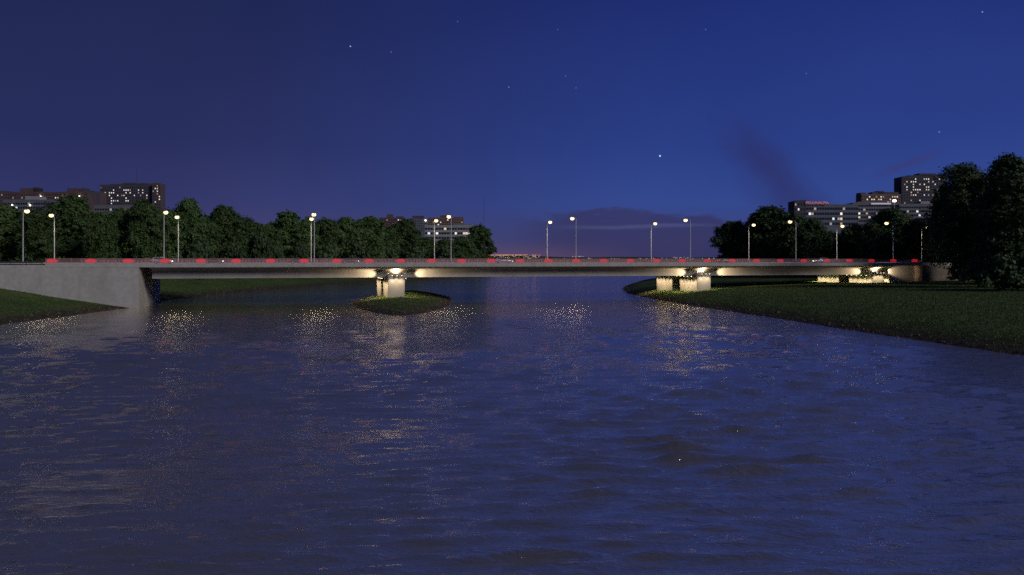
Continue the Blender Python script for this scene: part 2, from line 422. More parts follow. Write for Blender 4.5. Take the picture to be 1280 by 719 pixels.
def height(X, Dd):
    X = np.asarray(X, float); Dd = np.asarray(Dd, float)
    wob = .5*np.sin(X*.35+1)*np.sin(Dd*.27) + .25*np.sin(X*.9)*np.cos(Dd*.7)
    d = seg_dist(X, Dd, left+right, True) + wob*.6
    inr = inside(X, Dd, river)
    dl = seg_dist(X, Dd, left, False); dr = seg_dist(X, Dd, right, False)
    zl = np.minimum(.19*d, 9.3 + 0*d); zl = np.where(.19*d > 7.5, 9.3-1.8*np.exp(-(.19*d-7.5)/1.8), zl)
    zr = 2.6*(1-np.exp(-d/8)) + .02*np.minimum(d, 90) + np.clip((Dd-300)/150, 0, 1)*np.clip((d-15)/40, 0, 1)*2.5
    z = np.where(dl < dr, zl, zr) + .10*hn(X, Dd)*np.clip(d/10, 0, 1)
    zf = np.clip((Dd-2350)/500, 0, 1)
    z = np.where(Dd > 2300, z + zf*8, z)
    z = np.where(inr, np.maximum(-2.5, -.3*d), z)
    isl = inside(X, Dd, island_s); di = seg_dist(X, Dd, island_s) + wob*.4
    z = np.where(isl, 2.1*(1-np.exp(-np.maximum(di,0)/7.5))+.04*hn(X, Dd), z)
    z = np.where(inr & ~isl, np.maximum(z, -.3*di), z)
    return z
def axis(lo, hi, fine0, fine1, step, grow=1.16):
    a = list(np.arange(fine0, fine1+.01, step)); s = step; x = fine1
    while x < hi: s *= grow; x += s; a.append(x)
    s = step; x = fine0; b = []
    while x > lo: s *= grow; x -= s; b.append(x)
    return np.array(b[::-1]+a)
gx = axis(-7000, 7000, -150, 160, 1.6); gd = axis(-900, 9000, 60, 420, 1.6, 1.13)
GX, GD = np.meshgrid(gx, gd)
GZ = height(GX, GD)
co = np.stack([CX+GX*FY+GD*FX, CY-GX*FX+GD*FY, GZ], -1).reshape(-1, 3)
nr, nc = GX.shape
idx = np.arange(nr*nc).reshape(nr, nc)
qu = np.stack([idx[:-1,:-1], idx[:-1,1:], idx[1:,1:], idx[1:,:-1]], -1).reshape(-1, 4)
def np_mesh(name, co, faces, m):
    me = bpy.data.meshes.new(name); k = faces.shape[1]
    me.vertices.add(len(co)); me.vertices.foreach_set('co', co.astype(np.float32).ravel())
    me.loops.add(faces.size); me.loops.foreach_set('vertex_index', faces.astype(np.int32).ravel())
    me.polygons.add(len(faces)); me.polygons.foreach_set('loop_start', np.arange(0, faces.size, k, dtype=np.int32))
    me.update(calc_edges=True); me.materials.append(MT[m]); return me
gme = np_mesh('ground', co, qu, 'ground'); gme.polygons.foreach_set('use_smooth', [True]*len(gme.polygons))
link('ground', gme, kind='structure')
# the river surface: one sheet whose waves are real geometry on the open water
def waxis_d():
    a = [-1200, -600, -300, -120, -40, 0, 8, 14]; x = 18.0
    while x < 520: a.append(x); x *= 1.0062
    while x < 9500: a.append(x); x *= 1.25
    return np.array(a + [9500])
wx = np.concatenate([[-9000,-4000,-1800,-800,-400,-220], np.arange(-140, 140.1, .42), [220,400,800,1800,4000,9000]])
wd = waxis_d()
WX, WD = np.meshgrid(wx, wd)
wz = np.zeros(WX.shape)
wr = np.random.default_rng(21)
dgap = np.maximum(WD*.0062, .2)
env = .75+.45*np.sin(WX*.063+WD*.041+1)*np.sin(WD*.057-WX*.021+2)+.2*np.sin(WX*.17-WD*.13)
for i in range(180):
    lam = .45*(2.6/.45)**(wr.uniform(0, 1)**1.2)
    th = wr.normal(0, .20)+(.10 if lam > 3 else -.12); k = 2*PI/lam
    slope = .039*(lam/2)**-.3
    fade = np.clip((lam/dgap-2.2)/2.0, 0, 1)
    wz += fade*slope/k*np.sin(k*(WX*math.sin(th)+WD*math.cos(th))+wr.uniform(0, 2*PI)+.8*np.sin(WX*.05*wr.uniform(.5,1.5)+WD*.03))
wz *= env
wz = wz + 3*wz*wz*np.sign(1)       # peaked crests, flat troughs
edge = np.clip(seg_dist(WX, WD, river)/6, 0, 1); edge = np.where(inside(WX, WD, river), edge, 0)
wz *= np.clip(edge, .12, 1)*np.clip((WD-14)/10, 0, 1)*np.clip((700-WD)/200, 0, 1)*np.clip((150-np.abs(WX))/12, 0, 1)
wi = np.arange(WX.size).reshape(WX.shape)
wq = np.stack([wi[:-1,:-1], wi[:-1,1:], wi[1:,1:], wi[1:,:-1]], -1).reshape(-1, 4)
wme = np_mesh('water', np.stack([CX+WX*FY+WD*FX, CY-WX*FX+WD*FY, wz], -1).reshape(-1, 3), wq, 'water')
wme.polygons.foreach_set('use_smooth', [True]*len(wme.polygons))
link('water', wme, kind='structure')
def gz(x, y):
    dx, dy = x-CX, y-CY
    return float(height(np.array([dx*FY-dy*FX]), np.array([dx*FX+dy*FY]))[0])

# ------------------------------------------------------------------ bridge
N0, N1 = -3.0, 28.0               # near and far deck edge
DZ = 9.70
S0, S1 = -4.7, 205.6              # ends of the side walls at the abutments
bridge = thing('bridge', (100, 12, DZ), 'long low concrete road bridge with red lit railings crossing the whole river', 'bridge')
def bp_(mb, name, m, parent=None, **k):
    o = mb.build(name, m, parent or bridge, **k)
    if parent is None: o.location = (-100, -12, -DZ)
    return o
RS, RE = -23.2, 206.0
d = MB(); d.prism_x([(N0,8.93),(-2.0,8.60),(-1.4,8.9),(26.4,8.9),(27,8.60),(N1,8.93),(N1,9.62),(N0,9.62)], S0+.02, 330)
deck = bp_(MB().box(S0+.02, 330, N0, N1, 8.93, 9.55), 'deck', 'concrete')
for s in (-1, 1):
    yy = (N0-.06, N0+.5) if s < 0 else (N1-.5, N1+.06)
    o = bp_(MB().box(RS, RE, yy[0], yy[1], 8.95, 9.80), 'edge_beam', 'concrete'); bevel(o, .03)
    pv = (N0+.5, -.7) if s < 0 else (25.7, N1-.5)
    bp_(MB().box(RS, 330, pv[0], pv[1], 9.552, 9.76), 'footway', 'concrete')
gs, ge = -2.6, 194.8
for (a, b, oh) in ((.8, 11.2, N0+.03), (13.8, 24.2, N1-.03)):
    g = MB()
    if oh < 0: prof = [(a,6.32),(b,6.32),(b,8.92),(oh,8.92),(oh,8.86),(a,8.13)]
    else: prof = [(a,6.32),(b,6.32),(b,8.13),(oh,8.86),(oh,8.92),(a,8.92)]
    g.prism_x(prof, gs, ge)
    o = bp_(g, 'girder', 'beam'); bevel(o, .03, 1)
# abutments
ab = MB(); ab.prism_x([(N0,-2),(N1,-2),(N1,9.13),(N0,9.13)], -90, S0)
aw = bp_(MB().box(-90, S0, N0, N1, -2, 8.948), 'abutment', 'concrete')
# right abutment: set-back face, then the side wall
ar = bp_(MB().box(196.6, S1, 0.0, N1-3, -1, 8.92), 'abutment', 'concrete')
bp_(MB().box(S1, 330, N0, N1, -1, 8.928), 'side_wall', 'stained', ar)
# near side road verge on the left wall
bp_(MB().box(-90, RS-.01, N0, N1, 8.952, 9.5), 'verge_slab', 'concrete')
# piers
piers = [S_of(495.5, -.7), S_of(880, -.7), S_of(1097.5, -.7)]
WARM = (1, .74, .44)
fix = MB().box(-.16, .16, -.12, .12, -.08, .08).mesh('floodlight', 'dark')
lensm = MB().box(-.12, .12, -.10, .10, -.015, .015).mesh('lens', 'warmlens')
for pi_, ps in enumerate(piers):
    base = min(gz(ps, 0), gz(ps, 22))-1.2
    pr = MB()
    pier = bpy.data.objects.new('pier', None); COL.objects.link(pier); pier.parent = bridge; pier.location = (ps-100, -12, -DZ)
    for (a, b, front) in ((-.7, 9.3, True), (13.8, 24.0, False)):
        c = MB(); i = 0
        tz, bz = 6.31, base
        v = [(-1.95,a+.06,bz),(1.95,a+.06,bz),(1.95,b-.06,bz),(-1.95,b-.06,bz),(-2.1,a,tz),(2.1,a,tz),(2.1,b,tz),(-2.1,b,tz)]
        c.v = v; c.f = [(0,3,2,1),(4,5,6,7),(0,1,5,4),(1,2,6,5),(2,3,7,6),(3,0,4,7)]
        o = c.build('column', 'beam', pier); bevel(o, .06)
        if front:
            o = MB().box(-2.098, 2.098, a+.002, .74, 6.312, 7.0).build('corbel', 'beam', pier); bevel(o, .04)
            if True: # floodlights on the corbel
                def fixture(x, y, z, tgt, en, size, rz=0, blend=.6, rx=0, rad=.08):
                    f = link('floodlight', fix, pier, loc=(x, y, z)); f.rotation_euler = (rx, 0, rz)
                    off = (Vector(tgt)-Vector((x,y,z))).normalized()
                    f.rotation_euler = (-off).to_track_quat('Z','Y').to_euler()
                    lw = link('lens', lensm, pier, loc=tuple(Vector((x,y,z))+off*.1)); lw.rotation_euler = f.rotation_euler
                    light('SPOT', 'floodlight_beam', pier, tuple(Vector((x,y,z))+off*.16), en, WARM, tuple(Vector((x,y,z))+off*3), size, blend, rad)
                fixture(0, -.25, 7.12, (0, .6, 9.0), 800, 150, rad=.25)
                for sg in (-1, 1):
                    fixture(sg*1.9, -1.0, 7.35, (sg*9, .7, 7.1), 2600 if (pi_ == 2 and sg > 0) else 7500, 44, blend=.9)
                    fixture(sg*1.15, -1.75, 6.95, (sg*1.15, -1.0, 3.2), 430, 96, blend=.8, rad=.12)
                fixture(0, -1.75, 6.95, (0, -1.0, 3.2), 270, 96, blend=.5, rad=.05)
        n = 5
        for q in range(n):
            yy = a+.85+q*(b-a-1.7)/(n-1)
            fixture(-3.4, yy, 6.2, (-3.3, yy, 2.0), 900, 125, blend=.8, rad=.12)
        for q in range(2):
            yy = a+2+q*(b-a-4)
            fixture(2.6, yy, 6.2, (3.2, yy, 2.2), 800, 120, blend=.4, rad=.05)
# railings
def railing(n, name, red, parent_label=None):
    r = bpy.data.objects.new('railing', None); COL.objects.link(r); r.parent = bridge; r.location = (-100, n-12, 9.80-DZ)
    m = MB()
    m.box(RS, RE, -.045, .045, 1.02, 1.10); m.build('top_rail', 'rail', r)
    MB().box(RS, RE, -.03, .03, .10, .16).build('bottom_rail', 'rail', r)
    MB().box(RS, RE, -.02, .02, .84, .88).build('middle_rail', 'rail', r)
    pm = MB().box(-.05,.05,-.05,.05,0,1.06).mesh('post', 'rail')
    x = RS+.1
    while x < RE:
        link('post', pm, r, loc=(x,0,0)); x += 2.5
    b = MB(); x = RS+.25
    while x < RE-.1:
        b.box(x-.024, x+.024, -.014, .014, .16, .84); x += .12
    b.build('baluster', 'rail', r, kind='stuff')
    if red:
        rm = MB().tube([(0,.045,0),(0,.10,0)], [1,1], 28)
        rm.v = [(math.copysign(abs(x)**.6, x)*1.05, y, math.copysign(abs(z)**.6, z)*.40+.58) for x, y, z in rm.v]; rm = rm.mesh('light_panel', 'red')
        tm = MB().box(-1.10, 1.10, .04, .11, .98, 1.015); tm.box(-1.10,1.10,.04,.11,.14,.18); tmm = tm.mesh('panel_frame', 'dark')
        for i in range(31):
            xx = -21.9+7.5*i
            link('light_panel', rm, r, loc=(xx,0,0)); link('panel_frame', tmm, r, loc=(xx,0,0))
    return r
near_rail = railing(-2.8, 'near', True)
railing(27.8, 'far', False)
# road on the bridge and approaches
road = MB().box(-420, 420, -.7+.002, 25.7-.002, 9.554, 9.70).build('road', 'asphalt', kind='structure')
for y0 in (-.45, 25.3):
    MB().box(-420, 420, y0, y0+.15, 9.704, 9.708).build('edge_line', 'paint', road, kind='stuff')
dl = MB(); x = -300
while x < 400:
    for y0 in (4.2, 8.2, 16.6, 20.6): dl.box(x, x+3, y0, y0+.15, 9.704, 9.708)
    x += 9
dl.build('lane_dash', 'paint', road, kind='stuff')
MB().box(-420, 420, 12.1, 12.9, 9.704, 10.0).build('median_kerb', 'concrete', road)
# low guardrail on the left approach
grl = thing('guardrail', (-57, -2.3, 9.5), 'low dark steel guardrail along the road edge on top of the left retaining wall', 'guardrail')
x = -33
while x < 33.5:
    MB().box(x-.06, x+.06, -.05, .05, 0, .72).build('post', 'dark', grl); x += 3
MB().prism_x([(-.1,.42),(-.06,.42),(-.02,.52),(-.06,.62),(-.02,.70),(-.06,.78),(-.1,.78)], -33.3, 33.3).build('rail_beam', 'dark', grl)

# ------------------------------------------------------------------ street lamps
def make_lamp(sgn):               # sgn +1: arm reaches away from the viewer (near row)
    root = bpy.data.objects.new('street_lamp', None); COL.objects.link(root)
    pole = MB().tube([(0,0,.0),(0,0,.9),(0,0,.92),(0,0,11.2),(0,sgn*.25,11.75),(0,sgn*.9,12.05)], [.17,.16,.125,.085,.07,.06], 10)
    pole.build('pole', 'steel', root, smooth_=True)
    MB().tube([(0,sgn*.9,12.05),(0,sgn*2.3,12.0)], [.055,.05], 8).build('arm', 'steel', root, smooth_=True)
    MB().box(-.22,.22,-.22,.22,0,.06).build('base_plate', 'steel', root)
    h = MB(); y0, y1 = sorted((sgn*2.2, sgn*3.15))
    h.box(-.2, .2, y0, y1, 11.92, 12.1); o = h.build('lamp_head', 'steel', root); bevel(o, .05)
    cx = (y0+y1)/2+sgn*.05
    bm = bmesh.new(); bmesh.ops.create_uvsphere(bm, u_segments=14, v_segments=8, radius=1)
    for v in bm.verts: v.co = Vector((v.co.x*.52, v.co.y*.58, v.co.z*.42))
    me = bpy.data.meshes.new('lamp_lens'); bm.to_mesh(me); bm.free(); me.materials.append(MT['lens'])
    link('lamp_lens', me, root, loc=(0, cx, 11.70))
    light('SPOT', 'lamp_light', root, (0, cx, 11.30), 1000, (1,.83,.58), (0, cx, 0), 165, .6, .85)
    return root
near_l = make_lamp(1); far_l_ = make_lamp(-1)
ordn = ['leftmost', 'second', 'third', 'fourth', 'fifth', 'sixth', 'seventh', 'eighth', 'ninth']
near_where = ['standing on the left retaining wall before the railing starts', 'rising by the white car above the left abutment', 'beside its nearly overlapping twin over the left span',
              'rising just right of the island pier', 'the taller one over the open water', 'just left of the middle pier', 'left of the grey office block',
              'left of the riverbank wall near the right pier', 'half hidden by the big trees on the right']
far_where = ['first in the far row, over the start of the red railing', 'right of the white car', 'nearly hidden behind its twin over the left span', 'above the island pier',
             'the shorter one over the open water', 'left of the middle pier, arm towards the viewer', 'at the left edge of the right-hand trees', 'in front of the grey office block', 'last visible one at the right end of the railing']
near_s = [S_of(31, 0)] + [33*i for i in range(7)]
for i, s in enumerate(near_s):
    o = near_l if i == 0 else copy_tree(near_l)
    o.location = (s, 0, 9.5 if i == 0 else 9.76)
    if i == 0: o.location = (s, -1.2, 9.5)
    tag(o, f"near-row street lamp, {ordn[i] if i else 'leftmost'} from the left, {near_where[i]}" if i else 'leftmost street lamp of all, grey pole standing on the left retaining wall', 'street lamp', 'street lamps along the near edge of the bridge')
for i, px in enumerate((68, 223, 389, 543, 684, 814, 936, 1046, 1152)):
    o = far_l_ if i == 0 else copy_tree(far_l_)
    o.location = (S_of(px, 25.2), 25.2, 9.70)
    tag(o, f"far-row street lamp {far_where[i]}", 'street lamp', 'street lamps along the far edge of the bridge')

# ------------------------------------------------------------------ cars
def car_paint(n, c): return mat(n, c, .25, .03, 2, metal=.2, spec=.6)
MT['head'] = mat('headlight', (.9,.9,.9), .2, emit=(1,.93,.8), estr=12); MT['tail'] = mat('taillight', (.5,.02,.02), .3, emit=(1,.04,.03), estr=5)
MT['head'].cycles.emission_sampling = MT['tail'].cycles.emission_sampling = 'NONE'
def make_car(name, loc, label, paint, estate=True, flip=False, tails=True):
    root = thing(name, loc, label, 'car', 'cars driving across the bridge', rz=PI if flip else 0)
    pm = car_paint(name+'_paint', paint)
    # side profile stations: x, half width at sill, z bottom, z belt, z roof, half width roof
    if estate: st = [(-2.15,.70,.42,.86,.90,.62),(-2.05,.84,.30,.95,1.25,.60),(-1.75,.88,.26,.98,1.46,.60),(-.4,.9,.24,.96,1.50,.62),(.35,.9,.24,.95,1.44,.62),(1.0,.89,.25,.93,1.00,.70),(1.75,.86,.28,.84,.86,.72),(2.12,.74,.34,.66,.68,.64)]
    else: st = [(-2.15,.70,.42,.90,.93,.62),(-1.7,.86,.28,.96,.99,.68),(-1.25,.88,.26,.97,1.12,.64),(-.55,.9,.24,.96,1.40,.60),(.25,.9,.24,.95,1.40,.60),(1.0,.89,.25,.93,.98,.70),(1.75,.86,.28,.84,.86,.72),(2.12,.74,.34,.66,.68,.64)]
    v = []; f = []
    for (x, hw, zb, zm, zr, hr) in st:
        v += [(x,-hw,zb),(x,-hw,zm*.75),(x,-hw*.97,zm),(x,-hr,zr),(x,hr,zr),(x,hw*.97,zm),(x,hw,zm*.75),(x,hw,zb)]
    for i in range(len(st)-1):
        for k in range(8):
            a = i*8+k; b = i*8+(k+1) % 8
            f.append((a, a+8, b+8, b))
    f.append(tuple(range(8))); f.append(tuple(range(len(v)-1, len(v)-9, -1)))
    mb = MB(); mb.v = v; mb.f = f
    me = mb.mesh('body', pm, True)
    bm = bmesh.new(); bm.from_mesh(me); bmesh.ops.recalc_face_normals(bm, faces=bm.faces); bm.to_mesh(me); bm.free()
    body = link('body', me, root)
    # side windows, windscreen, rear window as slightly proud glass
    def glass(i, j, s):
        a, b = st[i], st[j]
        def pt(q, t): return (q[0], s*((q[1]*.97)*(1-t)+q[5]*t)+s*.012, q[3]*(1-t)+q[4]*t)
        g = MB(); g.v = [pt(a,.12), pt(b,.12), pt(b,.88), pt(a,.88)]; g.f = [(0,1,2,3)] if s < 0 else [(0,3,2,1)]
        g.build('side_window', 'glass', root)
    for s in (-1, 1):
        glass(2, 3, s) if estate else glass(2, 3, s)
        glass(3, 4, s); glass(4, 5, s)
    a, b = st[4], st[5]
    g = MB(); g.v = [(a[0]+.06,-a[5]*.95,a[4]-.02),(b[0],-b[5]*.95,b[4]+.02),(b[0],b[5]*.95,b[4]+.02),(a[0]+.06,a[5]*.95,a[4]-.02)]
    g.v += [(x+.02,y,z+.025) for x,y,z in g.v]; g.f = [(0,3,2,1),(4,5,6,7),(0,1,5,4),(1,2,6,5),(2,3,7,6),(3,0,4,7)]
    g.build('windscreen', 'glass', root)
    for sx_ in (-1.32, 1.38):
        for sy in (-1, 1):
            wv = bpy.data.objects.new('wheel', None); COL.objects.link(wv); wv.parent = root; wv.location = (sx_, sy*.80, .33)
            MB().tube([(0,-.11,0),(0,.11,0)], [.33,.33], 18).build('tyre', 'dark', wv)
            MB().tube([(0,sy*.112-.01,0),(0,sy*.112+.01,0)], [.2,.2], 12).build('rim', 'steel', wv)
    for sy in (-.58, .58):
        MB().box(2.02, 2.13, sy-.16, sy+.16, .56, .68).build('headlight', 'head', root)
        MB().box(-2.17, -2.05, sy-.12, sy+.12, .72, .88).build('taillight', 'tail', root)
    return root
def car_at(px, n, *a, **k): make_car(a[0], (S_of(px, n), n, 9.704), *a[1:], **k)
car_at(203, 3.0, 'white_estate_car', 'white estate car crossing near the left abutment beside the second lamp pole', (.82,.82,.80))
car_at(267, 6.5, 'grey_saloon_car', 'dark grey saloon car behind the railing over the left span', (.16,.16,.165), estate=False, flip=False)
car_at(373, 3.0, 'blue_saloon_car', 'low blue-grey saloon car just left of the overlapping lamp pair', (.14,.18,.24), estate=False)
car_at(437, 6.5, 'brown_saloon_car', 'muted brown saloon car left of the island pier', (.26,.21,.20), estate=False)
car_at(630, 3.0, 'pale_estate_car', 'pale silvery estate car in front of the distant orange lights', (.68,.71,.80))
car_at(907, 3.0, 'dark_saloon_car', 'dark saloon car with glowing tail lights just right of the middle pier', (.06,.06,.07), estate=False)
car_at(1026, 3.0, 'pale_blue_hatchback_car', 'pale blue estate car on the right span before the right pier', (.62,.66,.82), flip=True)

# ------------------------------------------------------------------ trees
def leaf_mesh(name, cen, nor, size, m, rng, asp=.62):
    n = len(cen)
    nor = nor/np.linalg.norm(nor, axis=1, keepdims=True)
    t = rng.normal(size=(n,3)); t -= (t*nor).sum(1, keepdims=True)*nor; t /= np.linalg.norm(t, axis=1, keepdims=True)
    b = np.cross(nor, t)
    s = (size*rng.uniform(.6, 1.45, n))[:,None]
    v = np.stack([cen+t*s, cen+b*s*asp+nor*s*.18, cen-t*s, cen-b*s*asp+nor*s*.18], 1).reshape(-1,3)
    f = np.arange(n*4).reshape(n,4)
    return np_mesh(name, v, f, m)
def crown_points(rng, H, Rr, z0, nl, nleaf, shape='round'):
    # lobes of foliage carried at different heights; uneven outline with gaps
    lob = []
    ch = H-z0
    for i in range(nl):
        t = (i+.5)/nl; a = i*2.399+rng.uniform(-.5,.5)
        prof = math.sin(PI*min(1, (.12+.88*t)))**.55 if shape == 'round' else (1-t)**.6
        rr = Rr*prof*rng.uniform(.25,.80) if i < nl-2 else Rr*.12
        lr = Rr*rng.uniform(.38,.56)*(1-.22*t)
        zc = z0+ch*(.10+.80*t)+rng.uniform(-.03,.03)*H
        zc = min(zc, H-lr*.75)
        lob.append((rr*math.cos(a), rr*math.sin(a), zc, lr))
    C = []; Nn = []
    per = nleaf//nl
    for (x,y,z,r) in lob:
        # every lobe is a cluster of small sprays, not an even shell
        ns = 40
        sd_ = rng.normal(size=(ns,3)); sd_ /= np.linalg.norm(sd_, axis=1, keepdims=True); sd_[:,2] = np.where(sd_[:,2] < -.5, -sd_[:,2], sd_[:,2])
        sr = rng.uniform(.55, 1.08, ns)[:,None]
        sp = sd_*sr*np.array([1,1,.82])*r
        k = rng.integers(0, ns, per)
        q = rng.normal(size=(per,3))*r*.17*np.array([1,1,.7])
        loc = sp[k]+q
        C.append(loc+np.array([x,y,z])); Nn.append(sd_[k]+rng.normal(size=(per,3))*.55+np.array([0,0,.25]))
    return np.concatenate(C), np.concatenate(Nn), lob
def trunk_mesh(name, H, lob, rng, r0):
    m = MB()
    top = H*.62
    pts = [(0,0,-1.5),(0,0,.3),(rng.uniform(-.2,.2),rng.uniform(-.2,.2),H*.16),(rng.uniform(-.5,.5),rng.uniform(-.5,.5),H*.34),(rng.uniform(-.8,.8),rng.uniform(-.8,.8),top)]
    m.tube(pts, [r0*1.5, r0*1.15, r0*.85, r0*.62, r0*.25], 9)
    for (x,y,z,r) in lob:
        zb = min(top*.95, max(H*.13, z*.52)); t = zb/top
        bx, by = pts[3][0]*t, pts[3][1]*t
        m.tube([(bx,by,zb), (bx+(x-bx)*.5, by+(y-by)*.5, zb+(z-zb)*.62), (x,y,z)], [r0*.34, r0*.22, r0*.07], 5)
    return m.mesh(name, 'bark', True)
variants = []
for k in range(8):
    rng = np.random.default_rng(100+k)
    z0 = (2.6, 1.2)[k % 2]
    C, Nn, lob = crown_points(rng, 20, 7.0, z0, 22+k % 4, 25000)
    variants.append((leaf_mesh('crown', C, Nn, .33, 'leaf', rng), trunk_mesh('trunk', 20, lob, rng, .34)))
cool = []
for k in range(2):
    cool.append([v.copy() for v in (variants[k*3][0], variants[k*3+1][0])])
    for me in cool[-1]: me.materials.clear(); me.materials.append(MT['leafcool'])
def tree(px, y_top, D, wpx, label, k, cat='tree', group=None, cl=False, name='broadleaf_tree', lift=0):
    x, y = P(px, D); z = gz(x, y)
    H = Zat(y_top, D)-z; rr = wpx/2000*D
    cr, tr = variants[k % 8]
    root = thing(name, (x,y,z), label, cat, group, rz=k*1.7)
    if cl:
        cr = cr.copy(); cr.materials.clear(); cr.materials.append(MT['leafcool'])
    for nm, me in (('crown', cr), ('trunk', tr)):
        o = link(nm, me, root); 
    root.scale = (rr/7.2, rr/7.2, H/20.2)
    return root
GL = 'trees on the left bank behind the bridge'
LT = [ (8,254,235,62,'dark tree at the far left edge of the left bank'),
 (48,261,225,44,'narrow tree between the two leftmost street lamps'),
 (92,245,250,66,'tall round tree right of the two leftmost street lamps'),
 (128,263,232,40,'small tree below the left half of the tall apartment tower'),
 (152,259,262,46,'mid-height tree below the centre of the tall apartment tower'),
 (181,251,255,50,'tall tree left of the lamp pair by the white car'),
 (208,262,275,40,'tree directly behind the lamp pair by the white car'),
 (237,249,288,44,'tall narrow tree just right of the lamp pair by the white car'),
 (256,272,300,36,'low tree in the gap between two taller trees left of centre'),
 (279,257,315,52,'broad domed tree above the grey saloon car'),
 (306,272,345,44,'sloping-topped tree right of the broad domed one'),
 (330,279,365,36,'lowest tree of the left belt, at its notch'),
 (361,263,372,50,'bushy tree left of the overlapping lamp pair'),
 (384,272,392,36,'tree directly behind the overlapping lamp pair'),
 (406,273,405,40,'tree just right of the overlapping lamp pair'),
 (432,272,430,44,'flat-topped tree midway between the overlapping lamps and the island pier'),
 (464,269,455,50,'large rounded tree left of the island pier'),
 (487,284,480,34,'small tree below the red-brown roofs, left of the tallest one there'),
 (508,274,500,42,'tree rising in front of the red-brown roofs'),
 (532,296,530,36,'low tree in front of the left end of the white office block'),
 (556,298,560,38,'low tree in front of the middle of the white office block'),
 (578,296,590,34,'low tree in front of the right end of the white office block'),
 (600,281,640,34,'last tree on the point of the left bank')]
for i, (px, yt, D, wp, lb) in enumerate(LT):
    tree(px, yt, D, wp*1.12, lb, i*3+1, group=GL)
GR = 'trees on the right bank behind the bridge'
RT = [ (917,275,330,46,'leftmost tree of the right bank, lower than its neighbour'),
 (940,270,345,22,'thin tuft-topped tree between the two leftmost crowns of the right bank'),
 (963,258,320,66,'broad domed tree behind the first lamps of the right span'),
 (996,268,330,40,'tree in front of the left end of the grey office block'),
 (1017,274,300,40,'tree right of the broad domed one, below the red rooftop sign'),
 (1042,290,310,34,'low tree behind the lamp in front of the office block'),
 (1066,281,315,42,'round tree in front of the middle of the office block'),
 (1090,276,300,36,'tree left of the tallest one below the apartment tower'),
 (1118,259,305,50,'pointed tree right under the bright mast light'),
 (1147,274,290,40,'tree behind the last street lamp on the right')]
for i, (px, yt, D, wp, lb) in enumerate(RT):
    tree(px, yt, D, wp*1.15, lb, i*5+2, group=GR, cl=True)
# big near trees on the right bank
def big_tree(px, y_top, D, wpx, label, seed, z0f, nleaf, name='large_tree'):
    x, y = P(px, D); z = gz(x, y); H = Zat(y_top, D)-z; rr = wpx/2000*D
    rng = np.random.default_rng(seed)
    C, Nn, lob = crown_points(rng, H, rr, H*z0f, 38, nleaf)
    root = thing(name, (x,y,z), label, 'tree', 'large trees on the right bank')
    link('crown', leaf_mesh('crown', C, Nn, .30, 'leafcool', rng), root)
    link('trunk', trunk_mesh('trunk', H, lob, rng, .42), root)
    if seed == 5:
        MB().tube([(.2,0,-1),(1.2,.3,1.5),(2.8,.6,5),(3.8,.5,9)], [.3,.22,.18,.1], 8).build('second_stem', 'bark', root, smooth_=True)
    return root
big_tree(1206, 206, 222, 92, 'big dark tree with a forked stem beside the right end of the bridge', 5, .10, 42000)
big_tree(1262, 190, 186, 84, 'tallest dark tree at the right edge of the picture', 6, .05, 42000)
big_tree(1238, 213, 215, 76, 'dark tree standing close between the forked-stem tree and the tallest one', 14, .04, 26000)
big_tree(1300, 225, 200, 70, 'dark tree cut by the right edge behind the tallest one', 9, .03, 22000)
big_tree(1238, 262, 240, 62, 'lower dark tree filling the gap between the two biggest ones', 8, .0, 22000)
big_tree(1176, 262, 246, 44, 'slender dark tree behind the last street lamp and left of the forked one', 11, .16, 16000)
# bushes
bv = []
for k in range(3):
    rng = np.random.default_rng(300+k)
    C, Nn, lob = crown_points(rng, 5, 3.2, .2, 9, 3200)
    bv.append((leaf_mesh('foliage', C, Nn, .26, 'leafgreen', rng), trunk_mesh('stem', 5, lob, rng, .09)))
def bush(px, y_top, D, wpx, label, k, cl=False):
    x, y = P(px, D); z = gz(x, y); H = Zat(y_top, D)-z; rr = wpx/2000*D
    root = thing('bush', (x,y,z), label, 'bush', 'bushes along the left bank behind the bridge' if px < 700 else 'bushes on the right bank', rz=k*2.1)
    link('foliage', bv[k % 3][0], root); link('stem', bv[k % 3][1], root)
    root.scale = (rr/3.3, rr/3.3, H/5.1)
for i, a in enumerate([(325,292,330,34,'pale green rounded bush at the notch of the tree belt'), (345,302,340,28,'small bush right of the pale rounded one'),
    (250,300,280,34,'bush at the foot of the trees above the grey car'), (290,305,300,36,'wide bush below the broad domed tree'),
    (375,305,360,32,'bush behind the blue-grey car'), (412,303,380,32,'bush right of the overlapping lamp pair'), (448,303,400,36,'bush below the large rounded tree'),
    (485,305,440,34,'bush above the left side of the island'), (520,306,470,34,'bush above the right side of the island'), (556,308,520,30,'bush behind the lamp right of the island pier'),
    (590,305,600,28,'bush at the foot of the last tree on the point')]):
    bush(*a, i)
for i, a in enumerate([(1199,322,228,34,'bush hiding the far end of the pale retaining wall'), (1224,326,190,46,'bush at the foot of the forked-stem tree'), (1252,320,172,56,'wide dark bush hiding the trunk of the tallest tree'), (1290,318,172,60,'bush cut by the right edge of the picture'), (1275,330,205,60,'dark bush at the right edge under the tallest tree'), (1232,336,228,40,'low bush between the trunks of the two biggest trees')]): bush(*a, i+1)
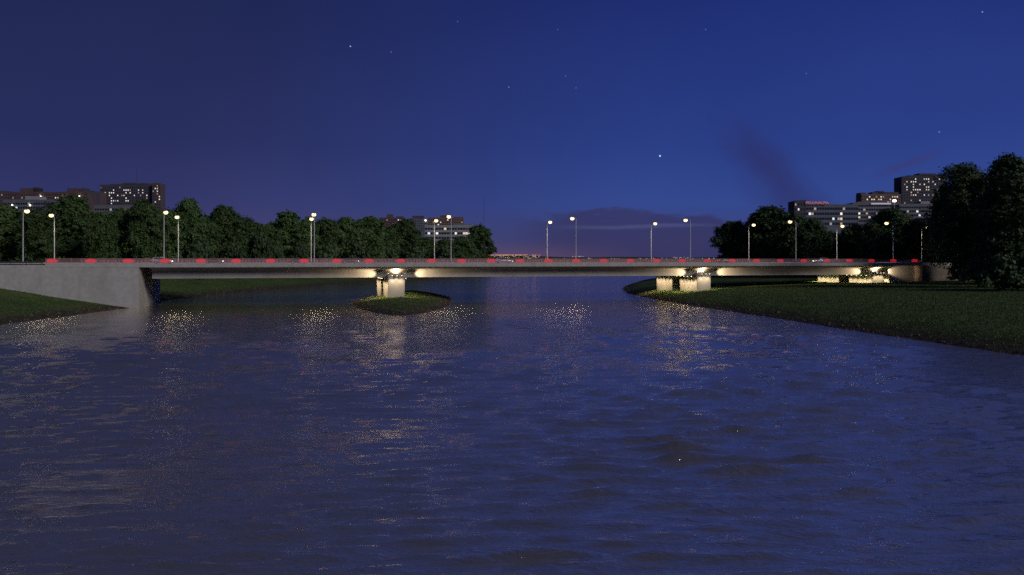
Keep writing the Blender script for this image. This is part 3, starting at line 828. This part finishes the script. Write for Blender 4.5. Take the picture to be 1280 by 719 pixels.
# dense wood behind the trees one can tell apart
def wood(name, pts, seed, dens, m, label):
    rng = np.random.default_rng(seed); C = []
    for (px0, px1, D0_, yt) in pts:
        n = int(abs(px1-px0)*dens)
        px = rng.uniform(px0, px1, n); dd = D0_+rng.uniform(0, 18, n)
        X = (px-640)/1000*dd; zg = height(X, dd)
        zt = CZ-(yt+4*np.sin(px*.35)+rng.uniform(0,5,n)-325.5)*dd/1000
        z = zg+1.0+(zt-zg-1.0)*rng.uniform(0,1,n)**.85
        C.append(np.stack([CX+X*FY+dd*FX, CY-X*FX+dd*FY, z], 1))
    C = np.concatenate(C)
    o = link(name, leaf_mesh(name, C, rng.normal(size=C.shape)+np.array([0,-.3,.2]), .62, m, rng))
    tag(o, label, 'wood', kind='stuff')
wood('woodland', [(-20,200,285,282), (200,330,330,290), (330,480,410,290), (480,596,620,303)], 1, 110, 'leaf', 'dense dark woodland filling in behind the left bank trees')
wood('woodland', [(915,1000,360,290), (1000,1190,330,292), (1190,1300,290,265), (1168,1300,258,232)], 2, 120, 'leafcool', 'dense dark woodland filling in behind the right bank trees')

# ------------------------------------------------------------------ distant buildings
BW = dict(red=(.135,.092,.10), dark=(.09,.083,.112), grey=(.19,.20,.24), pale=(.36,.37,.41), brown=(.12,.095,.10), bluegrey=(.15,.17,.22), orange=(.21,.145,.13))
for k, c in BW.items(): MT['b_'+k] = mat('facade_'+k, c, .85, .12, .12, 0, rand=.0, dirt=(tuple(q*.6 for q in c), .08, .5))
rb = random.Random(11)
def building(label, px0, px1, y_top, D, wall, cols, rows, fh=3.0, depth=16, lit=(), lit_p=0, band=False, name='apartment_block', roof=(), y_first=None, vis_rows=None, cat='building', win='auto', base=5.0):
    """front wall facing the river, floors counted from the top"""
    w = (px1-px0)/1000*D; x, y = P((px0+px1)/2, D)
    zt = Zat(y_top, D); z0 = base
    root = thing(name, (x, y, z0), label, cat, None, rz=YAW)
    Hh = zt-z0; m = 'b_'+wall
    body = MB().box(-w/2, w/2, .3, depth, 0, Hh)
    wl = body
    pitch = w/cols; ww = pitch*(.5 if not band else .86); wh = fh*(.44 if not band else .48)
    # floor bands and wall piers stand proud of the glass line
    rowsz = []
    for r in range(rows):
        zc = Hh-1.1-fh*(r+.5); rowsz.append(zc)
    ztop = Hh
    for r in range(rows):
        wl.box(-w/2, w/2, 0, .302, rowsz[r]+wh/2, ztop); ztop = rowsz[r]-wh/2
    wl.box(-w/2, w/2, 0, .302, 0, ztop)
    for c in range(cols+1):
        xc = -w/2+c*pitch; hw = (pitch-ww)/2
        x0, x1 = max(-w/2, xc-hw), min(w/2, xc+hw)
        wl.box(x0, x1, .02, .304, rowsz[-1]-wh/2, rowsz[0]+wh/2)
    wl.build('wall', m, root)
    MB().box(-w/2-.15, w/2+.15, -.15, .35, Hh-.5, Hh+.5).build('parapet', m, root)
    pane = MB().box(-ww/2+.03, ww/2-.03, .17, .29, -wh/2+.02, wh/2-.02)
    pm_ = {k: pane.mesh('window', k) for k in ('winlit', 'winwarm', 'wincool', 'windim')}
    litset = {}
    for (lx, ly) in lit:
        c = int((lx-px0)/(px1-px0)*cols); r = int(((ly-y_top)*D/1000-1.1)/fh)
        if 0 <= c < cols and 0 <= r < rows: litset[(c, r)] = rb.choice(['winlit','winlit','winwarm','wincool'])
    drk = MB()
    for c in range(cols):
        for r in range(rows):
            xc = -w/2+(c+.5)*pitch
            if (c, r) in litset or rb.random() < max(lit_p, .055):
                link('window', pm_[litset.get((c, r), rb.choice(['windim','windim','winwarm','winlit'] if lit_p else ['windim']))], root, loc=(xc, 0, rowsz[r]))
            else:
                drk.box(xc-ww/2+.03, xc+ww/2-.03, .2, .29, rowsz[r]-wh/2+.02, rowsz[r]+wh/2-.02)
    if drk.v: drk.build('window', 'glass', root, kind='stuff')
    for (a, b, yt, mm) in roof:      # roof houses
        xa, xb = (a-(px0+px1)/2)/1000*D, (b-(px0+px1)/2)/1000*D
        MB().box(xa, xb, 1.5, depth-3, Hh-.2, Hh+(y_top-yt)/1000*D).build('roof_house', 'b_'+mm, root)
    return root, Hh
def child_lamp(root, px, y, D, z0, pxc, size=1.0, m='hot', en=0):
    bm = bmesh.new(); bmesh.ops.create_uvsphere(bm, u_segments=10, v_segments=6, radius=size)
    me = bpy.data.meshes.new('flood_lamp'); bm.to_mesh(me); bm.free(); me.materials.append(MT[m])
    o = link('flood_lamp', me, root, loc=((px-pxc)/1000*D, -size-.3, Zat(y, D)-z0))
    MB().box(-.15,.15,0,size+.3,-.15,.15).build('bracket', 'dark', o)
LB = 900
litT = [(100+a/10.57, 200+b/10.57) for a, b in ((445,403),(340,437),(390,437),(410,440),(445,437),(575,400),(600,400),(625,400),(770,398),(825,400),(510,468),(620,437),(675,437),(710,466),(825,435),(870,466),(400,468),(325,503),(410,503),(620,495),(600,497),(345,537),(405,537),(440,535),(490,535),(510,535),(600,535),(625,535),(575,468),(405,560))]
bld, hh = building('tall dark apartment tower with many lit windows on the left skyline', 125, 190, 231.5, LB, 'dark', 25, 12, 3.0, 18, litT, name='apartment_tower',
    roof=((136,186,229.8,'dark'), (152,168,228.3,'dark'), (172,184,228.8,'dark')))
MB().tube([(((168-157.5)/1000*LB), 6, hh), (((168-157.5)/1000*LB), 6, hh+22)], [.28,.10], 6).build('antenna', 'dark', bld)
MB().box(-29.5,-19.5,-.02,10,hh-2.6,hh-1.1).build('stepped_parapet', 'b_dark', bld)
litR = [(100+a/10.57, 200+b/10.57) for a, b in ((1000,392),(1030,392),(1030,430),(1040,495),(1000,562),(1040,520))]
building('narrow brown apartment tower joined to the right of the tall dark one', 190.2, 200.5, 229.5, LB-6, 'brown', 4, 13, 3.0, 13, litR, name='apartment_tower', roof=((191,196,228.2,'red'),))
b1, h1 = building('long brick-red apartment slab at the far left of the skyline', -30, 82, 240.5, 820, 'red', 40, 5, 3.0, 15, [(71,249),(68,249)], name='apartment_slab',
    roof=((-30,8,238.5,'dark'), (24,45,235.2,'red'), (40,45,234,'dark')))
child_lamp(b1, 51.5, 246, 820, 5, 26, .75)
b2, h2 = building('brick-red apartment block with a dark roof house above the tall round tree', 82.3, 109, 240, 826, 'red', 10, 6, 3.0, 15, (), name='apartment_slab', roof=((83,96,235.2,'red'), (100,105,235,'dark')))
child_lamp(b2, 99.8, 245, 826, 5, 95.6, .75)
building('dark stairwell block between the red slabs and the tall tower', 109.3, 117, 239.2, 840, 'dark', 3, 6, 3.0, 14, (), name='apartment_slab')
building('small red and grey block tucked against the tall tower', 117.3, 125, 240, 870, 'red', 3, 6, 3.0, 14, (), name='apartment_slab')
b3, h3 = building('grey office building low in front of the long red slab', 3, 66, 250.5, 640, 'bluegrey', 20, 4, 3.2, 14, [(20,258)], band=True, name='office_building', roof=((30,48,245.2,'pale'),))
child_lamp(b3, 16, 256.4, 640, 5, 34.5, .5); child_lamp(b3, 38.3, 256.8, 640, 5, 34.5, .55)
building('pale low office block in front of the foot of the tall tower', 118, 168, 257.5, 600, 'grey', 16, 4, 3.2, 14, [(125,266),(128,266),(131,266)], band=True, name='office_building')
# middle group
bm_, hm = building('dark red apartment slab with a raised roof house left of the central skyline group', 474, 505, 272.5, 1000, 'red', 11, 5, 3.0, 15, [(499,272.6),(500,275)], name='apartment_slab', roof=((483,490,267.8,'red'), (495,503,270.5,'dark')))
child_lamp(bm_, 494, 282, 1000, 5, 489.5, .9)
bm2, hm2 = building('grey block with a dark roof house in the central skyline group', 510, 534, 273.8, 1010, 'bluegrey', 9, 5, 3.0, 15, (), name='apartment_slab', roof=((515,529,269.8,'dark'),))
child_lamp(bm2, 532, 275.6, 1010, 5, 522, .9)
building('reddish apartment slab behind the white office block', 534.5, 579, 272.5, 1030, 'orange', 15, 5, 3.0, 15, [(552,278),(548,280),(561,275)], lit_p=.06, name='apartment_slab', roof=((550,562,269.2,'brown'), (568,578,271.2,'dark')))
bm3, hm3 = building('white office block with a dark window band above the end of the left tree belt', 531, 592, 282, 820, 'pale', 18, 3, 4.6, 15, [(536,292),(547,292),(558,288),(583,292),(586,292),(581,292),(571,292)], band=True, name='office_building', roof=((566,590,280.2,'grey'),))
MB().box(7.8,8.4,-.3,.2,0,hm3-1).build('stair_fin', 'b_pale', bm3); MB().box(18,18.5,-.3,.2,0,hm3-1).build('stair_fin', 'b_pale', bm3)
# right group
litO = [(1013.5,264.8),(1012.5,264.8),(1050.5,264.8),(1051.5,264.8),(1050.5,271),(1051.5,271),(1041.5,271)]
ro, rh = building('long grey office block with a glowing red sign along its roof', 1007.5, 1073, 256.3, 700, 'bluegrey', 20, 4, 4.4, 16, litO, band=True, name='office_building', roof=((1008,1036,254.2,'dark'),), base=6)
building('dark stair tower at the left end of the grey office block', 993, 1007.2, 251.2, 698, 'dark', 4, 5, 4.2, 16, [(1000,259)], name='stair_tower', roof=((1001,1009,250,'dark'),), base=6)
cu = bpy.data.curves.new('sign_text', 'FONT'); cu.body = 'FRUUNALPIA'; cu.size = 3.4; cu.extrude = .12; cu.align_x = 'CENTER'; cu.space_character = 1.0
to = bpy.data.objects.new('tmp', cu); COL.objects.link(to); bpy.context.view_layer.update()
tme = bpy.data.meshes.new_from_object(to.evaluated_get(bpy.context.evaluated_depsgraph_get())); bpy.data.objects.remove(to)
tme.materials.clear(); tme.materials.append(MT['neon'])
sx0, sy0 = P(1021.5, 697)
sg = thing('rooftop_sign', (sx0, sy0, Zat(256.3,700)+.55), 'red neon letters standing on the roof edge of the grey office block', 'sign', rz=YAW)
lt = link('letters', tme, sg); lt.rotation_euler = (PI/2, 0, 0); lt.scale = (20/max(.1, tme.vertices and max(v.co.x for v in tme.vertices)-min(v.co.x for v in tme.vertices)), 1.0, 1)
fr = MB()
for q in range(9): fr.box(-10+q*2.5-.06, -10+q*2.5+.06, .3, .4, -.5, 2.6)
fr.box(-10.2, 10.2, .3, .4, 2.2, 2.35).box(-10.2, 10.2, .3, .4, .2, .3); fr.build('sign_frame', 'dark', sg)
building('orange-lit apartment slab with a crenellated dark roof left of the right-hand tower', 1077, 1126, 243.2, 900, 'orange', 17, 5, 3.0, 15,
    [(1062+a/11.99*1, 230+b/11.99) for a, b in ((270,215),(330,240),(345,240),(360,240),(375,240),(430,240),(460,240),(600,235),(770,200),(300,160),(310,160))], lit_p=.16, name='apartment_slab', roof=((1076,1083,240.8,'dark'), (1091,1124,240.0,'dark'), (1098,1106,238.6,'dark')), base=6)
litD = [(1115+a/13.07, 205+b/13.07) for a, b in ((380,266),(540,266),(570,266),(600,266),(790,262),(850,262),(255,312),(320,312),(345,312),(380,306),(465,346),(540,346),(710,346),(335,350),(228,388),(335,388),(600,385),(580,385),(610,385),(255,430),(335,430),(378,428),(440,430),(462,428),(560,427),(610,427),(330,465),(710,468),(335,510),(378,508),(515,508),(462,592),(600,306),(655,306),(765,262),(515,346))]
building('tall dark apartment tower with many lit windows on the right skyline', 1127, 1184, 221, 900, 'dark', 21, 13, 3.0, 18, litD, name='apartment_tower',
    roof=((1137,1184,219,'dark'), (1150,1171,216.6,'dark'), (1176,1182,217.5,'dark'),), base=6)
building('low wing at the left foot of the right-hand tower', 1124, 1127, 233.2, 903, 'dark', 1, 8, 3.0, 12, (), name='apartment_slab', base=6)
rg, _ = building('blue-grey block with a flat pale roof right of the long office block', 1066, 1124, 253.6, 760, 'grey', 18, 5, 3.6, 16, [(1075,265),(1086.5,271),(1074.5,271)], band=True, name='office_building', roof=((1073,1090,252,'bluegrey'),), base=6)
MB().box(-5, 13.5, -1.2, -.5, _ - 1.6, _ -.2).build('lit_canopy', mat('lit_canopy', (.5,.5,.5), .5, emit=(.75,.6,.8), estr=.35), rg)
building('pale blue-grey block partly hidden by the big dark tree', 1124.5, 1172, 255.5, 740, 'grey', 16, 4, 3.6, 16, [(1147,265),(1149,270.5),(1150,270.5)], band=True, name='office_building', roof=((1152,1166,251.5,'pale'),), base=6)
# bright mast light
mx_, my_ = P(1118, 480); mz = gz(mx_, my_)
ml = thing('light_mast', (mx_, my_, mz), 'bright round mast light glowing above the pointed tree on the right', 'mast light')
mh = Zat(251, 480)-mz
MB().tube([(0,0,-.5),(0,0,mh-.4)], [.3,.14], 8).build('pole', 'steel', ml)
bm = bmesh.new(); bmesh.ops.create_uvsphere(bm, u_segments=14, v_segments=8, radius=1)
for v in bm.verts: v.co = Vector((v.co.x*1.25, v.co.y*.8, v.co.z*.75))
me = bpy.data.meshes.new('lamp_globe'); bm.to_mesh(me); bm.free(); me.materials.append(MT['hot']); link('lamp_globe', me, ml, loc=(0,0,mh))
# thin lattice mast far behind the left point
x_, y_ = P(605, 1500)
cr_ = thing('lattice_mast', (x_, y_, 8), 'thin faint lattice mast on the horizon behind the point of the left bank', 'mast')
mm = MB(); hmast = Zat(247, 1500)-8
for a, b in ((-.9,-.9), (.9,-.9), (0,.9)): mm.tube([(a,b,-2),(a*.3,b*.3,hmast)], [.09,.06], 4)
q = 0
while q < hmast:
    t = 1-.7*q/hmast; mm.tube([(-.9*t,-.9*t,q),(.9*t,-.9*t,q+3)], [.05,.05], 3); mm.tube([(.9*t,-.9*t,q+3),(-.9*t,-.9*t,q+6)], [.05,.05], 3); q += 6
mm.build('lattice', 'dark', cr_)

# ------------------------------------------------------------------ far shore: low hills and town lights
hl = MB(); pts = []
prev = None
for i in range(70):
    px = -400+i*32; D = 3300
    yt = 321.2-1.8*math.exp(-((px-640)/70)**2)+.6*math.sin(i*1.3)
    x, y = P(px, D); x2, y2 = P(px, D+900)
    hl.v += [(x, y, 10), (x+FX*350, y+FY*350, Zat(yt, D)), (x2, y2, 8)]
for i in range(69):
    a = i*3
    hl.f += [(a, a+3, a+4, a+1), (a+1, a+4, a+5, a+2)]
hl.build('hills', 'ground', kind='structure', smooth_=True)
rt = random.Random(5); MT['cityorange'] = mat('sodium_lamps', (.5,.3,.1), .5, emit=(1,.50,.26), estr=.6); MT['citywhite'] = mat('white_lamps', (.6,.6,.6), .5, emit=(1,.85,.72), estr=.5)
MT['cityorange'].cycles.emission_sampling = MT['citywhite'].cycles.emission_sampling = 'NONE'
town = MB(); townw = MB(); blk = MB()
def tb(mb, px, yy, w_, h_, D):
    x, y = P(px, D); z = Zat(yy, D)
    mb.box(x-w_/2, x+w_/2, y-1, y+1, z-h_/2, z+h_/2)
for i in range(130):
    px = rt.gauss(634, 16); yy = 318.6+abs(rt.gauss(0, .35))
    if 608 < px < 690: tb(town, px, yy, rt.uniform(2,6), 1.4, 3250+rt.uniform(-30,30))
for i in range(90):
    px = rt.uniform(606, 676); tb(rt.choice((town, townw)), px, rt.uniform(319.5, 325), rt.uniform(1.5,4), rt.uniform(1,2), 3180+rt.uniform(-60,60))
for i in range(70):
    px = rt.uniform(676, 905); tb(townw, px, 323.6+rt.gauss(0,.5), rt.uniform(1.2,3.5), rt.uniform(.8,1.6), 3180)
for i in range(30): tb(townw, rt.uniform(715,730) if i % 2 else rt.uniform(840,862), 320.6+rt.gauss(0,.2)+(1.3 if i % 2 == 0 else 0), 2.5, .9, 3180)
for i in range(90):
    px = rt.uniform(560, 920); D = 3220; x, y = P(px, D); h_ = rt.uniform(6, 22); blk.box(x-rt.uniform(8,20), x+rt.uniform(8,20), y, y+12, 0, Zat(324.5, D)+h_*.35)
tw = bpy.data.objects.new('far_town', None); 
o = blk.build('far_town', 'b_dark'); tag(o, 'low dark buildings of the town on the far shore under the bridge horizon', 'town', kind='stuff')
o = town.build('street_lights', 'cityorange'); tag(o, 'line of tiny orange street lights on the horizon right of the left bank point', 'town lights', kind='stuff')
o = townw.build('town_lights', 'citywhite'); tag(o, 'scattered tiny white lights along the horizon between the two banks', 'town lights', kind='stuff')

# ------------------------------------------------------------------ rough grass, stones and reeds on the banks
rng = np.random.default_rng(77)
def scatter(n, x0, x1, d0, d1, zmin, zmax, pw=1.0):
    X = rng.uniform(x0, x1, n); Dd = rng.uniform(d0, d1, n); z = height(X, Dd)
    k = (z > zmin) & (z < zmax) & (rng.uniform(0, 1, n) < pw)
    return X[k], Dd[k], z[k]
def tufts(X, Dd, z, hgt, wid, nb=4):
    X = np.repeat(X, nb); Dd = np.repeat(Dd, nb); z = np.repeat(z, nb); n = len(X)
    bx = CX+X*FY+Dd*FX+rng.normal(0, .12, n); by = CY-X*FX+Dd*FY+rng.normal(0, .12, n)
    a = rng.uniform(0, 2*PI, n); h = hgt*rng.uniform(.5, 1.4, n); w_ = wid*rng.uniform(.6, 1.3, n)
    ca, sa = np.cos(a), np.sin(a)
    lean = rng.normal(0, .35, (2, n))*h
    v = np.stack([np.stack([bx-ca*w_, by-sa*w_, z-.05], 1), np.stack([bx+ca*w_, by+sa*w_, z-.05], 1),
                  np.stack([bx+lean[0], by+lean[1], z+h], 1)], 1).reshape(-1, 3)
    return v
MT['grassblade'] = leafmat('grass_blades', (.058,.10,.03), (.11,.165,.055))
v1 = tufts(*scatter(60000, 30, 125, 80, 240, .7, 9), .17, .05)
v2 = tufts(*scatter(12000, -50, -10, 150, 270, .5, 9), .16, .05)
v3 = tufts(*scatter(40000, -125, -70, 100, 330, .7, 9.1), .18, .06)
vv = np.concatenate([v1, v2, v3])
o = link('grass', np_mesh('grass', vv, np.arange(len(vv)).reshape(-1, 3), 'grassblade')); tag(o, 'rough uneven grass covering the river banks and the island', 'grass', kind='stuff')
# reeds at the waterline, in broken patches
def patchy(t): return np.sin(t*.21)+.7*np.sin(t*.083+1)+.5*np.sin(t*.57+2) > .35
X, Dd, z = scatter(90000, -125, 125, 85, 330, -.12, .35)
k = patchy(Dd+X*.7); v4 = tufts(X[k], Dd[k], z[k], .42, .035, 3)
MT['reed'] = leafmat('reed_blades', (.06,.075,.03), (.13,.13,.06))
o = link('reeds', np_mesh('reeds', v4, np.arange(len(v4)).reshape(-1, 3), 'reed')); tag(o, 'broken fringe of short reeds along the water edge', 'reeds', kind='stuff')
X, Dd, z = scatter(16000, -125, 125, 85, 300, -.25, .7)
sv = []; sf = []
base = np.array([(1,0,0),(-1,0,0),(0,1,0),(0,-1,0),(0,0,.8),(0,0,-.8)], float)
bf = [(0,2,4),(2,1,4),(1,3,4),(3,0,4),(2,0,5),(1,2,5),(3,1,5),(0,3,5)]
for i, (a, b, c) in enumerate(zip(X, Dd, z)):
    r = rng.uniform(.06, .26)*(2 if rng.uniform() < .04 else 1); q = base*r*rng.uniform(.6, 1.3, (6,3)); x, y = V(a, b)
    sv.append(q+np.array([x, y, c+.02])); sf += [(i*6+j, i*6+k_, i*6+l) for j, k_, l in bf]
MT['stone'] = mat('bank_stone', (.17,.16,.14), .9, .3, 1.5)
o = link('stones', np_mesh('stones', np.concatenate(sv), np.array(sf), 'stone')); tag(o, 'scattered grey stones lying along the muddy water edge', 'stones', kind='stuff')
